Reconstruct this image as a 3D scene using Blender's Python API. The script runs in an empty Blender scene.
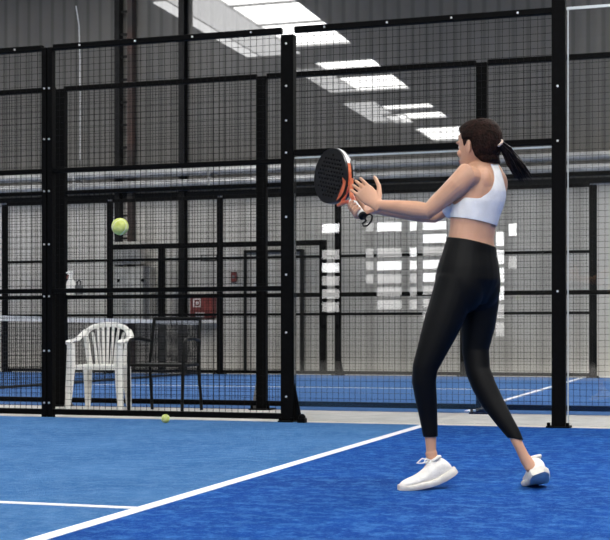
import bpy, bmesh, math, random
from mathutils import Vector, Matrix
random.seed(7)
SC = bpy.context.scene
COL = SC.collection
F = 1331.0          # focal length in pixels of the 610x540 frame
CH = 0.68           # camera height
V = Vector
# hall axes: U runs along the court's side fence, N across the courts
U = V((.9527, -.3039, 0)); N = V((.3039, .9527, 0))
ANG = math.atan2(-.3039, .9527)
def hp(u, n, z=0): return U * u + N * n + V((0, 0, z))
def u_of(px, n):                 # where on the line n = const something seen at column px stands
    t = (px - 305) / F
    return n * (t * .9527 - .3039) / (.9527 + .3039 * t)
def y_of(u, n): return -u * .3039 + n * .9527
def z_of(py, d): return CH + (335 - py) * d / F
def G(px, py, d): return V(((px - 305) / F * d, d, z_of(py, d)))

# ------------------------------------------------------------------ materials
def mat(name, col, rough=.6, metal=0, noise=0, nscale=20, bump=0, bscale=60, col2=None, coat=0, coat_ior=1.5, spec=.5, detail=4):
    m = bpy.data.materials.new(name); m.use_nodes = True
    nt = m.node_tree; b = nt.nodes['Principled BSDF']
    b.inputs['Base Color'].default_value = (*col, 1); b.inputs['Roughness'].default_value = rough
    b.inputs['Metallic'].default_value = metal
    b.inputs['Specular IOR Level'].default_value = spec
    if coat:
        b.inputs['Coat Weight'].default_value = coat; b.inputs['Coat IOR'].default_value = coat_ior
        b.inputs['Coat Roughness'].default_value = .02
    if noise or col2:
        tc = nt.nodes.new('ShaderNodeTexCoord'); no = nt.nodes.new('ShaderNodeTexNoise')
        no.inputs['Scale'].default_value = nscale; no.inputs['Detail'].default_value = detail
        nt.links.new(tc.outputs['Object'], no.inputs['Vector'])
        rp = nt.nodes.new('ShaderNodeValToRGB')
        c2 = col2 or tuple(min(1, c * (1 + noise)) for c in col)
        c1 = col if col2 else tuple(c * (1 - noise) for c in col)
        rp.color_ramp.elements[0].color = (*c1, 1); rp.color_ramp.elements[1].color = (*c2, 1)
        rp.color_ramp.elements[0].position = .35; rp.color_ramp.elements[1].position = .68
        nt.links.new(no.outputs['Fac'], rp.inputs['Fac']); nt.links.new(rp.outputs['Color'], b.inputs['Base Color'])
    if bump:
        tc = nt.nodes.new('ShaderNodeTexCoord'); n2 = nt.nodes.new('ShaderNodeTexNoise')
        n2.inputs['Scale'].default_value = bscale; n2.inputs['Detail'].default_value = 3
        nt.links.new(tc.outputs['Object'], n2.inputs['Vector'])
        bp = nt.nodes.new('ShaderNodeBump'); bp.inputs['Strength'].default_value = bump; bp.inputs['Distance'].default_value = .01
        nt.links.new(n2.outputs['Fac'], bp.inputs['Height']); nt.links.new(bp.outputs['Normal'], b.inputs['Normal'])
    return m

def emit(name, col, s):
    m = bpy.data.materials.new(name); m.use_nodes = True; nt = m.node_tree
    for n in list(nt.nodes): nt.nodes.remove(n)
    o = nt.nodes.new('ShaderNodeOutputMaterial'); e = nt.nodes.new('ShaderNodeEmission')
    e.inputs['Color'].default_value = (*col, 1); e.inputs['Strength'].default_value = s
    nt.links.new(e.outputs[0], o.inputs[0]); return m

def glass_mat():
    m = bpy.data.materials.new('clear_glass'); m.use_nodes = True; nt = m.node_tree
    for n in list(nt.nodes): nt.nodes.remove(n)
    o = nt.nodes.new('ShaderNodeOutputMaterial'); mx = nt.nodes.new('ShaderNodeMixShader')
    t = nt.nodes.new('ShaderNodeBsdfTransparent'); t.inputs[0].default_value = (.975, .98, .978, 1)
    g = nt.nodes.new('ShaderNodeBsdfGlossy'); g.inputs['Roughness'].default_value = 0
    f = nt.nodes.new('ShaderNodeFresnel'); f.inputs[0].default_value = 1.55
    nt.links.new(f.outputs[0], mx.inputs[0]); nt.links.new(t.outputs[0], mx.inputs[1]); nt.links.new(g.outputs[0], mx.inputs[2])
    nt.links.new(mx.outputs[0], o.inputs[0]); return m

def ribbed(name, c1, c2, pitch, bumpd, coat=0, coat_ior=1.5, rough=.55):
    """vertical profiled sheet: ribs run up the wall, local x is along the wall"""
    m = bpy.data.materials.new(name); m.use_nodes = True; nt = m.node_tree; b = nt.nodes['Principled BSDF']
    L = nt.links.new
    tc = nt.nodes.new('ShaderNodeTexCoord')
    w = nt.nodes.new('ShaderNodeTexWave'); w.bands_direction = 'X'; w.wave_profile = 'SIN'
    w.inputs['Scale'].default_value = 6.2832 / pitch / 20; w.inputs['Distortion'].default_value = 0
    L(tc.outputs['Object'], w.inputs['Vector'])
    no = nt.nodes.new('ShaderNodeTexNoise'); no.inputs['Scale'].default_value = .6; no.inputs['Detail'].default_value = 5
    L(tc.outputs['Object'], no.inputs['Vector'])
    rp = nt.nodes.new('ShaderNodeValToRGB'); rp.color_ramp.elements[0].color = (*c1, 1); rp.color_ramp.elements[1].color = (*c2, 1)
    rp.color_ramp.elements[0].position = .05; rp.color_ramp.elements[1].position = .3
    L(w.outputs['Fac'], rp.inputs['Fac'])
    mx = nt.nodes.new('ShaderNodeMix'); mx.data_type = 'RGBA'; mx.blend_type = 'MULTIPLY'; mx.inputs['Factor'].default_value = .45
    L(rp.outputs['Color'], mx.inputs[6]); L(no.outputs['Fac'], mx.inputs[7]); L(mx.outputs[2], b.inputs['Base Color'])
    bp = nt.nodes.new('ShaderNodeBump'); bp.inputs['Strength'].default_value = .5; bp.inputs['Distance'].default_value = bumpd
    L(w.outputs['Fac'], bp.inputs['Height']); L(bp.outputs['Normal'], b.inputs['Normal'])
    b.inputs['Roughness'].default_value = rough; b.inputs['Specular IOR Level'].default_value = .25
    if coat:
        b.inputs['Coat Weight'].default_value = coat; b.inputs['Coat IOR'].default_value = coat_ior; b.inputs['Coat Roughness'].default_value = .015
    return m

def turf(name, c1, c2, c3, patch=.5):
    """short fibre turf: cloudy pile direction, finger-sized tufts, bright fibre ends"""
    m = bpy.data.materials.new(name); m.use_nodes = True; nt = m.node_tree; b = nt.nodes['Principled BSDF']; L = nt.links.new
    tc = nt.nodes.new('ShaderNodeTexCoord')
    def noise(sc, det, ro):
        n = nt.nodes.new('ShaderNodeTexNoise'); n.inputs['Scale'].default_value = sc; n.inputs['Detail'].default_value = det; n.inputs['Roughness'].default_value = ro
        L(tc.outputs['Object'], n.inputs['Vector']); return n
    def ramp(src, a, b_, ca=(0, 0, 0), cb=(1, 1, 1)):
        r = nt.nodes.new('ShaderNodeValToRGB'); r.color_ramp.elements[0].color = (*ca, 1); r.color_ramp.elements[1].color = (*cb, 1)
        r.color_ramp.elements[0].position = a; r.color_ramp.elements[1].position = b_; L(src, r.inputs['Fac']); return r
    big, mid, fine = noise(1.4, 8, .72), noise(11, 7, .75), noise(60, 6, .8)
    r1 = ramp(big.outputs['Fac'], .38, .62, c1, c2)
    r2 = ramp(mid.outputs['Fac'], .47, .70)
    r3 = ramp(fine.outputs['Fac'], .50, .66)
    ml = nt.nodes.new('ShaderNodeMath'); ml.operation = 'MULTIPLY'; ml.inputs[1].default_value = patch; L(r2.outputs['Color'], ml.inputs[0])
    ad = nt.nodes.new('ShaderNodeMath'); ad.operation = 'MULTIPLY_ADD'; ad.inputs[1].default_value = .42; ad.use_clamp = True
    L(r3.outputs['Color'], ad.inputs[0]); L(ml.outputs[0], ad.inputs[2])
    mx = nt.nodes.new('ShaderNodeMix'); mx.data_type = 'RGBA'; mx.inputs[7].default_value = (*c3, 1)
    L(ad.outputs[0], mx.inputs['Factor']); L(r1.outputs['Color'], mx.inputs[6]); L(mx.outputs[2], b.inputs['Base Color'])
    bp = nt.nodes.new('ShaderNodeBump'); bp.inputs['Strength'].default_value = 1; bp.inputs['Distance'].default_value = .02
    L(fine.outputs['Fac'], bp.inputs['Height']); b2 = nt.nodes.new('ShaderNodeBump'); b2.inputs['Strength'].default_value = .6; b2.inputs['Distance'].default_value = .05
    L(mid.outputs['Fac'], b2.inputs['Height']); L(bp.outputs['Normal'], b2.inputs['Normal']); L(b2.outputs['Normal'], b.inputs['Normal'])
    b.inputs['Roughness'].default_value = .95; b.inputs['Specular IOR Level'].default_value = .1
    return m

M = {}
M['blk'] = mat('black_powder_coat', (.0022, .0022, .0022), .6, spec=.06, noise=.3, nscale=30)
M['wire'] = mat('black_mesh_wire', (.0022, .0022, .0022), .6, spec=.1)
M['bolt'] = mat('bright_bolt', (.8, .8, .8), .3, .6)
M['steel'] = mat('galvanised_gusset', (.22, .21, .2), .5, .3, noise=.3, nscale=25)
M['glass'] = glass_mat()
M['edge'] = mat('polished_glass_edge', (.62, .66, .65), .25)
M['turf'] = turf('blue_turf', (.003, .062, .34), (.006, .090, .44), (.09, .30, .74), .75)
M['turf_pale'] = turf('pale_blue_turf', (.045, .18, .47), (.08, .245, .56), (.22, .41, .72), .5)  # paler blue for the near court left of the service line
M['turf2'] = turf('far_blue_turf', (.045, .12, .31), (.06, .15, .37), (.13, .24, .46))
M['line'] = mat('white_turf_line', (.78, .80, .84), .9, noise=.12, nscale=60, bump=.5, bscale=150)
M['conc'] = mat('concrete', (.52, .505, .475), .85, noise=.12, nscale=5, bump=.2)
M['wall_up'] = ribbed('mirror_coated_cladding', (.105, .10, .092), (.148, .141, .13), .25, .02, 1, 1.9)  # mirror-like coat added so the wall carries the rooflight reflections
M['wall_low'] = ribbed('painted_panel_wall', (.49, .472, .437), (.60, .578, .54), .6, .006)
M['wall_dk'] = mat('grey_hall_wall', (.09, .09, .09), .8, noise=.2, nscale=1)
M['ceil'] = mat('dark_roof_sheet', (.10, .10, .10), .8, noise=.15, nscale=1)
M['pale'] = mat('pale_paint', (.55, .55, .55), .6, noise=.1, nscale=8)
M['pipe'] = mat('pale_grey_pipe', (.34, .34, .34), .4, .2, noise=.2, nscale=3)
M['col'] = mat('dark_steel_column', (.008, .008, .008), .6, noise=.3, nscale=8, spec=.15)
M['rust'] = mat('rusty_dark_steel', (.016, .014, .013), .7, col2=(.05, .022, .016), nscale=2)
M['boxg'] = mat('grey_enclosure', (.42, .41, .38), .5, noise=.1, nscale=6)
M['boxd'] = mat('dark_grey_enclosure', (.12, .12, .12), .5, noise=.1, nscale=6)
M['red'] = mat('dull_red_paint', (.16, .028, .022), .5, noise=.2, nscale=12)
M['white'] = mat('white_plastic', (.88, .865, .82), .38, noise=.05, nscale=12)
M['blkp'] = mat('black_tube', (.004, .004, .004), .5, spec=.2)
M['sling'] = mat('charcoal_sling', (.03, .03, .03), .8, noise=.3, nscale=120)
M['ball'] = mat('felt_yellow', (.55, .62, .13), .95, col2=(.72, .78, .30), nscale=40, bump=.8, bscale=160)
M['seam'] = mat('ball_seam', (.75, .76, .62), .8)
M['netw'] = mat('white_net_tape', (.7, .7, .7), .8, noise=.1, nscale=10)
M['netb'] = mat('black_net_cord', (.01, .01, .012), .8)
M['skin'] = mat('skin', (.56, .312, .203), .5, noise=.10, nscale=9, spec=.35)
M['skin'].node_tree.nodes['Principled BSDF'].inputs['Subsurface Weight'].default_value = .08
M['skin'].node_tree.nodes['Principled BSDF'].inputs['Subsurface Radius'].default_value = (.012, .004, .002)
M['hair'] = mat('dark_brown_hair', (.006, .004, .003), .75, spec=.08, col2=(.026, .011, .008), nscale=55, bump=.6, bscale=110)
M['hair2'] = mat('black_brown_hair_strand', (.004, .003, .0025), .6, spec=.12, col2=(.014, .009, .007), nscale=45, bump=.6, bscale=110)
M['tie'] = mat('pale_hair_tie', (.55, .42, .34), .7)
M['bra'] = mat('white_knit', (.83, .815, .79), .75, noise=.05, nscale=25, bump=.25, bscale=90)
M['legg'] = mat('black_stretch_fabric', (.0026, .0027, .0030), .6, noise=.25, nscale=9, spec=.14)
M['shoe'] = mat('white_shoe_knit', (.80, .775, .73), .8, noise=.07, nscale=40, bump=.4, bscale=140)
M['sole'] = mat('off_white_rubber', (.70, .66, .60), .6, noise=.1, nscale=30)
M['sock'] = mat('lace', (.82, .82, .8), .8)
M['rk'] = mat('matt_black_carbon', (.007, .007, .008), .35, noise=.3, nscale=40)
M['hole'] = mat('hole_black', (.002, .002, .002), .9)
M['orange'] = mat('orange_lacquer', (.72, .20, .08), .4, col2=(.40, .05, .03), nscale=30)
M['rimw'] = mat('white_lacquer', (.75, .74, .72), .35)
M['grip'] = mat('white_overgrip', (.74, .73, .71), .75, noise=.06, nscale=60)
M['eye'] = mat('eye_white', (.7, .68, .66), .2)
M['iris'] = mat('brown_iris', (.03, .015, .01), .2)
M['lip'] = mat('lip', (.42, .14, .12), .45)
SKY = emit('skylight_daylight', (1, .99, .965), 14.0)
WIN = emit('window_daylight', (1, 1, 1), 10.0)
SKYD = emit('reveal_daylight_glow', (1, 1, 1), 3.8)  # reveals get their daylight as emission, here and for the edge
SKYE = emit('reveal_edge_glow', (1, 1, 1), 5.0)
WIN2 = emit('window_daylight_dim', (1, .98, .96), 4.2)  # weaker emission for the dimmer panes

# ------------------------------------------------------------------ mesh builder
class MB:
    def __init__(s): s.v = []; s.f = []; s.m = []
    def add(s, vs, fs, mi=0):
        o = len(s.v); s.v += [V(p) for p in vs]; s.f += [tuple(i + o for i in f) for f in fs]; s.m += [mi] * len(fs)
    def box(s, x0, x1, y0, y1, z0, z1, mi=0):
        s.add([(x, y, z) for z in (z0, z1) for y in (y0, y1) for x in (x0, x1)],
              [(0, 2, 3, 1), (4, 5, 7, 6), (0, 1, 5, 4), (2, 6, 7, 3), (0, 4, 6, 2), (1, 3, 7, 5)], mi)
    def prism(s, pts, y0, y1, mi=0):          # outline in x,z extruded along y
        n = len(pts)
        s.add([(x, y0, z) for x, z in pts] + [(x, y1, z) for x, z in pts],
              [tuple(range(n)), tuple(range(2 * n - 1, n - 1, -1))] + [(i, n + i, n + (i + 1) % n, (i + 1) % n) for i in range(n)], mi)
    def loft(s, rings, mi=0, caps=True):
        k = len(rings[0]); vs = [p for r in rings for p in r]; fs = []
        for i in range(len(rings) - 1):
            for j in range(k):
                a = i * k + j; b = i * k + (j + 1) % k
                fs.append((a, b, b + k, a + k))
        if caps:
            fs.append(tuple(range(k - 1, -1, -1))); fs.append(tuple((len(rings) - 1) * k + j for j in range(k)))
        s.add(vs, fs, mi)
    def tube(s, pts, rad, seg=10, mi=0, side=None, flat=None, caps=True):
        """pts swept with radius per point; flat = per point factor on the second axis; side = first axis hint"""
        pts = [V(p) for p in pts]; n = len(pts)
        if not hasattr(rad, '__len__'): rad = [rad] * n
        rings = []; a = None
        for i, p in enumerate(pts):
            t = (pts[min(i + 1, n - 1)] - pts[max(i - 1, 0)]).normalized()
            if a is None: a = V(side) if side is not None else t.orthogonal()
            a = (a - t * a.dot(t)).normalized(); b = t.cross(a)
            fl = flat[i] if flat else 1
            rings.append([p + a * (rad[i] * math.cos(2 * math.pi * j / seg)) + b * (rad[i] * fl * math.sin(2 * math.pi * j / seg)) for j in range(seg)])
        s.loft(rings, mi, caps)
    def ball(s, c, r, seg=14, rows=9, ax=None, mi=0):
        c = V(c); r = (r, r, r) if not hasattr(r, '__len__') else r
        ax = ax or (V((1, 0, 0)), V((0, 1, 0)), V((0, 0, 1)))
        rings = []
        for i in range(rows + 1):
            th = math.pi * (i + .02) / (rows + .04)
            rings.append([c + ax[0] * (r[0] * math.sin(th) * math.cos(2 * math.pi * j / seg)) + ax[1] * (r[1] * math.sin(th) * math.sin(2 * math.pi * j / seg)) - ax[2] * (r[2] * math.cos(th)) for j in range(seg)])
        s.loft(rings, mi)
    def mesh(s, name):
        me = bpy.data.meshes.new(name); me.from_pydata([tuple(p) for p in s.v], [], s.f); me.update()
        bm = bmesh.new(); bm.from_mesh(me); bmesh.ops.recalc_face_normals(bm, faces=bm.faces); bm.to_mesh(me); bm.free()
        me.polygons.foreach_set('material_index', s.m)
        return me
    def build(s, name, mats, parent=None, smooth=False, bevel=0, loc=None, rz=0):
        me = s.mesh(name)
        for m in (mats if isinstance(mats, (list, tuple)) else [mats]): me.materials.append(m)
        o = bpy.data.objects.new(name, me); COL.objects.link(o)
        if parent: o.parent = parent
        if loc is not None: o.location = loc; o.rotation_euler.z = rz
        if smooth: shade(me)
        if bevel:
            b = o.modifiers.new('bevel', 'BEVEL'); b.width = bevel; b.segments = 2; b.limit_method = 'ANGLE'
        return o
def shade(me):
    me.polygons.foreach_set('use_smooth', [True] * len(me.polygons))
    if hasattr(me, 'set_sharp_from_angle'): me.set_sharp_from_angle(angle=math.radians(50))
def tag(o, label, cat, group=None):
    o['label'] = label; o['category'] = cat
    if group: o['group'] = group
    return o
def struct(o): o['kind'] = 'structure'; return o
def empty(name, loc, rz=0):
    o = bpy.data.objects.new(name, None); COL.objects.link(o); o.location = loc; o.rotation_euler.z = rz; o.empty_display_size = .1; return o
def copy_tree(o, parent=None):
    c = o.copy(); COL.objects.link(c)
    if parent: c.parent = parent
    for ch in list(o.children): copy_tree(ch, c)
    return c
def hall(name, u, n, z=0): return empty(name, hp(u, n, z), ANG)    # empty turned with the hall

n1, n2, n3, nw, nr = 9.87, 11.42, 21.4, 22.6, -14.0
UL, UR, HZ = -21.0, 16.0, 8.0
# ------------------------------------------------------------------ the hall
def slab(name, m, u0, u1, na, nb, z0, z1):
    b = MB(); b.box(u0, u1, na, nb, z0, z1)
    return struct(b.build(name, m, loc=(0, 0, 0), rz=ANG))
slab('floor', M['conc'], UL, UR, nr, nw, -.2, 0)
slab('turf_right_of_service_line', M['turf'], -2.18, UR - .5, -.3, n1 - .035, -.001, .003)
slab('turf_left_of_service_line', M['turf_pale'], UL + .5, -2.18, -.3, n1 - .035, -.001, .003)
slab('turf_far_court', M['turf2'], UL + .5, UR - .5, n2 + .06, n3 + .1, -.001, .003)
ZI = 3.28
slab('wall_back_lower', M['wall_low'], UL, UR, nw, nw + .25, 0, ZI)
slab('wall_back_upper', M['wall_up'], UL, UR, nw + .02, nw + .25, ZI, HZ + .3)
slab('wall_left', M['wall_dk'], UL - .2, UL, nr, nw + .25, -.2, HZ + .3)
slab('wall_right', M['wall_dk'], UR, UR + .2, nr, nw + .25, -.2, HZ + .3)
slab('wall_front', M['wall_dk'], UL, UR, nr - .2, nr, -.2, HZ + .3)
slab('ceiling', M['ceil'], UL, UR, nr, nw + .25, HZ + .1, HZ + .3)
slab('trim_1', M['col'], UL, UR, nw - .05, nw, ZI - .07, ZI + .02)
# rooflights, the mirrored run plus unseen ones added for light: a frame with a diffusing pane below the roof sheet
k = 0
def skylight(u0, u1, na, nb):
    global k; k += 1
    r = hall('window_%d' % k, 0, 0); struct(r)
    b = MB(); f = .02
    b.box(u0 - f, u0, na - f, nb + f, HZ - .03, HZ + .1); b.box(u1, u1 + f, na - f, nb + f, HZ - .03, HZ + .1)
    b.box(u0, u1, na - f, na, HZ - .03, HZ + .1); b.box(u0, u1, nb, nb + f, HZ - .03, HZ + .1)
    b.build('window_frame', M['pale'], r)
    p = MB(); p.box(u0, u1, na, nb, HZ + .02, HZ + .05); p.build('window_pane', SKY, r)
for a, b in ((13.2, 15.6), (15.62, 17.5), (17.52, 19.6), (10.0, 11.2), (6.8, 9.0), (3.3, 4.1), (1.3, 2.5), (-3.9, -.8)):
    skylight(-10.6, -9.0, a, b)
skylight(-11.0, -10.3, .6, 2.2)
for u in (-2.9, 2.4):  # unseen rooflights added to light the player and near court
    for a in (-8.0, -4.0): skylight(u, u + 2.6, a, a + 3.8)
for a in (4.5, 9.5, 14, 18): skylight(0.8, 3.2, a, a + 3.8)  # further added rooflights out of view, for floor and back wall
skylight(-20, -17.5, 16, 21.5)  # added unseen rooflight that brightens the back wall
# rooflight reveals: the daylight falling on them is put in as glowing strips
for u0_, u1_, na_, nb_, m_ in ((-11.75, -10.68, 12.2, 19.4, SKYD), (-12.15, -11.85, 12.2, 18.2, SKYE), (-11.5, -10.7, 6.6, 10.0, SKYD), (-11.7, -10.7, .6, 4.5, SKYD)):
    k += 1; r = hall('window_%d' % k, 0, 0); struct(r)  # numbered with the windows, but only a glow strip for the reveal
    b = MB(); b.box(u0_, u1_, na_, nb_, HZ + .02, HZ + .05); b.build('window_pane', m_, r)
def wall_window(u0, u1, z0, z1, nv, nh, lit):
    """lit: one letter per row from the top: b bright, d dim, o dark"""
    global k; k += 1
    r = hall('window_%d' % k, 0, 0); struct(r); h = (z1 - z0) / nh
    for key, m in (('b', WIN), ('d', WIN2), ('o', M['wall_dk'])):
        p = MB()
        for i in range(nh):
            for j in range(nv):
                c = lit[(i + j * (2 if nv > 2 else 0)) % len(lit)]
                if c == key: p.box(u0 + (u1 - u0) * j / nv, u0 + (u1 - u0) * (j + 1) / nv, nr + .01, nr + .03, z1 - (i + 1) * h, z1 - i * h)
        if p.v: p.build('window_pane', m, r)
    b = MB()
    for i in range(nv + 1): x = u0 + (u1 - u0) * i / nv; b.box(x - .025, x + .025, nr, nr + .08, z0, z1)
    for i in range(nh + 1): z = z0 + h * i; b.box(u0, u1, nr, nr + .08, z - .05, z + .05)
    b.build('window_frame', M['col'], r)
wall_window(-10.30, -9.77, .9, 3.67, 1, 8, 'bodbdddo')
wall_window(-9.10, -8.84, 1.3, 3.67, 1, 7, 'dodddoo')
wall_window(-8.80, -8.08, 1.3, 3.67, 1, 7, 'bodbddd')
wall_window(-7.92, -7.68, 1.3, 3.67, 1, 7, 'bobbddd')
wall_window(-7.58, -6.9, 1.0, 3.67, 1, 8, 'bbdbbddd')
wall_window(-6.5, -5.75, .9, 3.60, 3, 5, 'bdbod')
wall_window(-5.68, -5.42, .6, 3.35, 1, 6, 'bbbbdd')
wall_window(-5.36, -5.1, 1.9, 3.55, 1, 4, 'bodo')

# ------------------------------------------------------------------ things on and before the back wall
def at_wall(px, py, off=0):
    n = nw - off; u = u_of(px, n); return u, z_of(py, y_of(u, n))
def column(px, w, name, label, m, top=HZ):
    u, _ = at_wall(px, 300, .1); r = hall(name, u, nw - .1); b = MB()
    b.box(-w / 2, w / 2, -.09, -.075, 0, top); b.box(-w / 2, w / 2, .075, .09, 0, top); b.box(-.008, .008, -.075, .075, 0, top)
    b.build('column_profile', m, r)
    p = MB(); p.box(-w / 2 - .05, w / 2 + .05, -.11, .095, 0, .02); p.build('base_plate', m, r)
    tag(r, label, 'column'); return r
column(183, .11, 'steel_column', 'dark steel column on the back wall just left of the red cabinet', M['col'])
column(-30, .11, 'steel_column', 'dark steel column standing at far left end of back wall', M['col'])
u, _ = at_wall(125, 300, .12); r = hall('lattice_column', u, nw - .12)
for s in (-1, 1):
    b = MB(); b.box(s * .13 - .05, s * .13 + .05, -.08, .08, 0, HZ); b.build('upright', M['rust'] if s > 0 else M['col'], r)
for i in range(18):
    b = MB(); b.box(-.08, .08, -.015, .015, .35 + i * .42, .39 + i * .42); b.build('batten', M['col'], r)
tag(r, 'rust-stained twin steel column tied by short battens behind the flying ball', 'column')
def hpipe(name, z, rad, off, m, label, u0=-18, u1=6):
    r = hall(name, 0, nw - off); b = MB(); b.tube([(u0, 0, z), (u1, 0, z)], rad, 12); b.build('pipe_run', m, r, smooth=True)
    for i in range(9):
        c = MB(); x = u0 + 1 + i * 2.7; c.box(x - .02, x + .02, -rad - .01, off, z - rad - .01, z + rad + .01); c.build('bracket', m, r)
    tag(r, label, 'pipe')
hpipe('pipe', 3.63, .07, .30, M['pipe'], 'upper of two pale horizontal pipes along the back wall')
hpipe('pipe', 3.43, .07, .30, M['pipe'], 'lower of two pale horizontal pipes along the back wall')
# cables
def cable(pts, m, label, rad=.012):
    b = MB(); b.tube(pts, rad, 6); o = b.build('cable', m, smooth=True); tag(o, label, 'cable')
def wp(px, py, off=.05):
    u, z = at_wall(px, py, off); return hp(u, nw - off, z)
cable([wp(76, 6), wp(79, 25), wp(80, 60), wp(80, 110), wp(80, 160)], M['pale'], 'thin pale cable running down upper back wall beside the left fence posts')
cable([wp(70, 204), wp(76, 206), wp(79, 230), wp(80, 262)], M['pale'], 'thin pale cable hanging on lower wall above the spray bottle')
# electric cabinets, sign, alarm, red cabinet, shelf
def wallbox(name, px0, px1, py0, py1, dep, m, label, cat, off=0):
    u0, z1 = at_wall(px0, py0, dep + off); u1, z0 = at_wall(px1, py1, dep + off)
    r = hall(name, (u0 + u1) / 2, nw - off, (z0 + z1) / 2); w = (u1 - u0) / 2; h = (z1 - z0) / 2
    b = MB(); b.box(-w, w, -dep, 0, -h, h); b.build('body', m, r, bevel=.012)
    tag(r, label, cat); return r, w, h
def dots(r, w, h, dep, z):
    for s in (-1, 1):
        b = MB(); b.tube([(s * w * .75, -dep + .004, z), (s * w * .75, -dep - .025, z)], .03, 12); b.build('lock', M['blk'], r)
r, w, h = wallbox('electrical_cabinet', 112, 141, 242, 264, .2, M['boxg'], 'smaller grey electrical cabinet on wall directly above the larger one', 'cabinet', .22)
b = MB(); b.box(-w * .93, w * .93, -.212, -.2, -h * .9, h * .9); b.build('door', M['boxg'], r, bevel=.004); dots(r, w * .8, h, .205, .1)
r, w, h = wallbox('electrical_cabinet', 112, 150, 267, 322, .25, M['boxg'], 'larger grey electrical cabinet on wall under the smaller one', 'cabinet', .22)
b = MB(); b.box(-w * .75, w * .62, -.262, -.25, -h * .95, h * .95); b.build('door', M['boxg'], r, bevel=.004); dots(r, w * .85, h, .255, h * .5)
b = MB(); b.box(w * .64, w * .98, -.256, -.25, -h, h); b.build('side_trim', M['boxd'], r)
r, w, h = wallbox('red_wall_cabinet', 190, 212, 296, 318, .22, M['red'], 'dull red box on the back wall with a white square symbol', 'cabinet')
b = MB(); x, z, a = -w * .35, h * .38, .075
for q in ((x - a, x + a, z + a - .018, z + a), (x - a, x + a, z - a, z - a + .018), (x - a, x - a + .018, z - a, z + a), (x + a - .018, x + a, z - a, z + a), (x - .02, x + .03, z - .03, z + .02)):
    b.box(q[0], q[1], -.226, -.22, q[2], q[3])
b.build('symbol', M['white'], r)['label'] = 'white square outline symbol with a small dot'
b = MB(); b.box(-w * .5, w * .3, -.225, -.22, -h * .95, -h * .5); b.build('notice', M['pale'], r)
wallbox('wall_shelf', 186, 216, 320, 324, .28, M['pale'], 'pale narrow shelf on wall just below the red box', 'shelf')
r, w, h = wallbox('wall_sign', 201, 217, 255, 261, .02, M['blk'], 'small black-edged nameplate on the wall left of the door', 'sign')
b = MB(); b.box(-w * .88, w * .88, -.026, -.02, -h * .7, h * .7); b.build('plate', M['wall_low'], r)
r, w, h = wallbox('alarm_button', 230.5, 236, 272, 282, .06, M['red'], 'small dark red call point on the wall beside the door', 'alarm')
b = MB(); b.box(-w * .5, w * .5, -.066, -.06, -h * .3, h * .3); b.build('push_plate', M['boxd'], r)
# door
u0, zt = at_wall(247, 253, .03); u1, _ = at_wall(301, 253, .03)
r = hall('door_1', u0, nw - .03); struct(r); W = u1 - u0
b = MB(); b.box(0, W, -.01, .03, 0, zt); b.build('door_leaf', M['wall_low'], r)
b = MB(); b.box(-.05, 0, -.05, .03, 0, zt + .05); b.box(W, W + .05, -.05, .03, 0, zt + .05); b.box(0, W, -.05, .03, zt, zt + .05); b.build('door_frame', M['col'], r)
b = MB(); b.tube([(.1, -.06, 1.02), (.22, -.06, 1.02)], .012, 8); b.tube([(.1, -.01, 1.02), (.1, -.06, 1.02)], .014, 8); b.build('door_handle', M['steel'], r, smooth=True)
# dark steel frame standing before the wall
u0 = u_of(111, nw - .62); u1 = u_of(326, nw - .62); um = u_of(162, nw - .62)
r = hall('steel_frame', um, nw - .62); zt = 2.32
b = MB(); b.box(u0 - um, u1 - um, -.05, .05, zt - .09, zt); b.build('beam', M['blk'], r, bevel=.006)
for x in (0, u1 - um - .05):
    b = MB(); b.box(x - .06, x + .05, -.05, .05, 0, zt - .09); b.build('upright', M['blk'], r, bevel=.006)
tag(r, 'dark steel frame with a long level beam standing before the cabinets', 'frame')

# ------------------------------------------------------------------ fences
def wires(w, z0, z1, step, th):
    b = MB(); nx = max(1, round(w / step)); nz = max(1, round((z1 - z0) / step)); t = th / 2
    for i in range(1, nx):
        x = w * i / nx + random.uniform(-.0015, .0015); b.box(x - t, x + t, -t * 2, 0, z0, z1)
    for i in range(1, nz):
        z = z0 + (z1 - z0) * i / nz; b.box(0, w, 0, t * 2, z - t, z + t)
    return b
def screw(b, x, y, z): b.tube([(x, y + .004, z), (x, y - .007, z)], .0085, 8)
def mesh_bay(name, u0, u1, n, zs, label, cat, step=.052, th=.0029, rail=.046, dep=.05, bolts=True, group=None, zmesh=None):
    r = hall(name, u0, n); w = u1 - u0
    wires(w, zmesh if zmesh is not None else zs[0], zs[-1], step, th).build('wire_mesh', M['wire'], r)
    for i, z in enumerate(zs):
        h = rail * (.8 if 0 < i < len(zs) - 1 else 1)
        b = MB(); b.box(0, w, -dep / 2, dep / 2, z - h / 2, z + h / 2); b.build('rail', M['blk'], r, bevel=.004)
    if bolts:
        for x in [w * (i + .5) / 4 for i in range(4)]:
            b = MB(); screw(b, x, -dep / 2, zs[-1]); b.build('bolt', M['bolt'], r)
    tag(r, label, cat, group); return r
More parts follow.
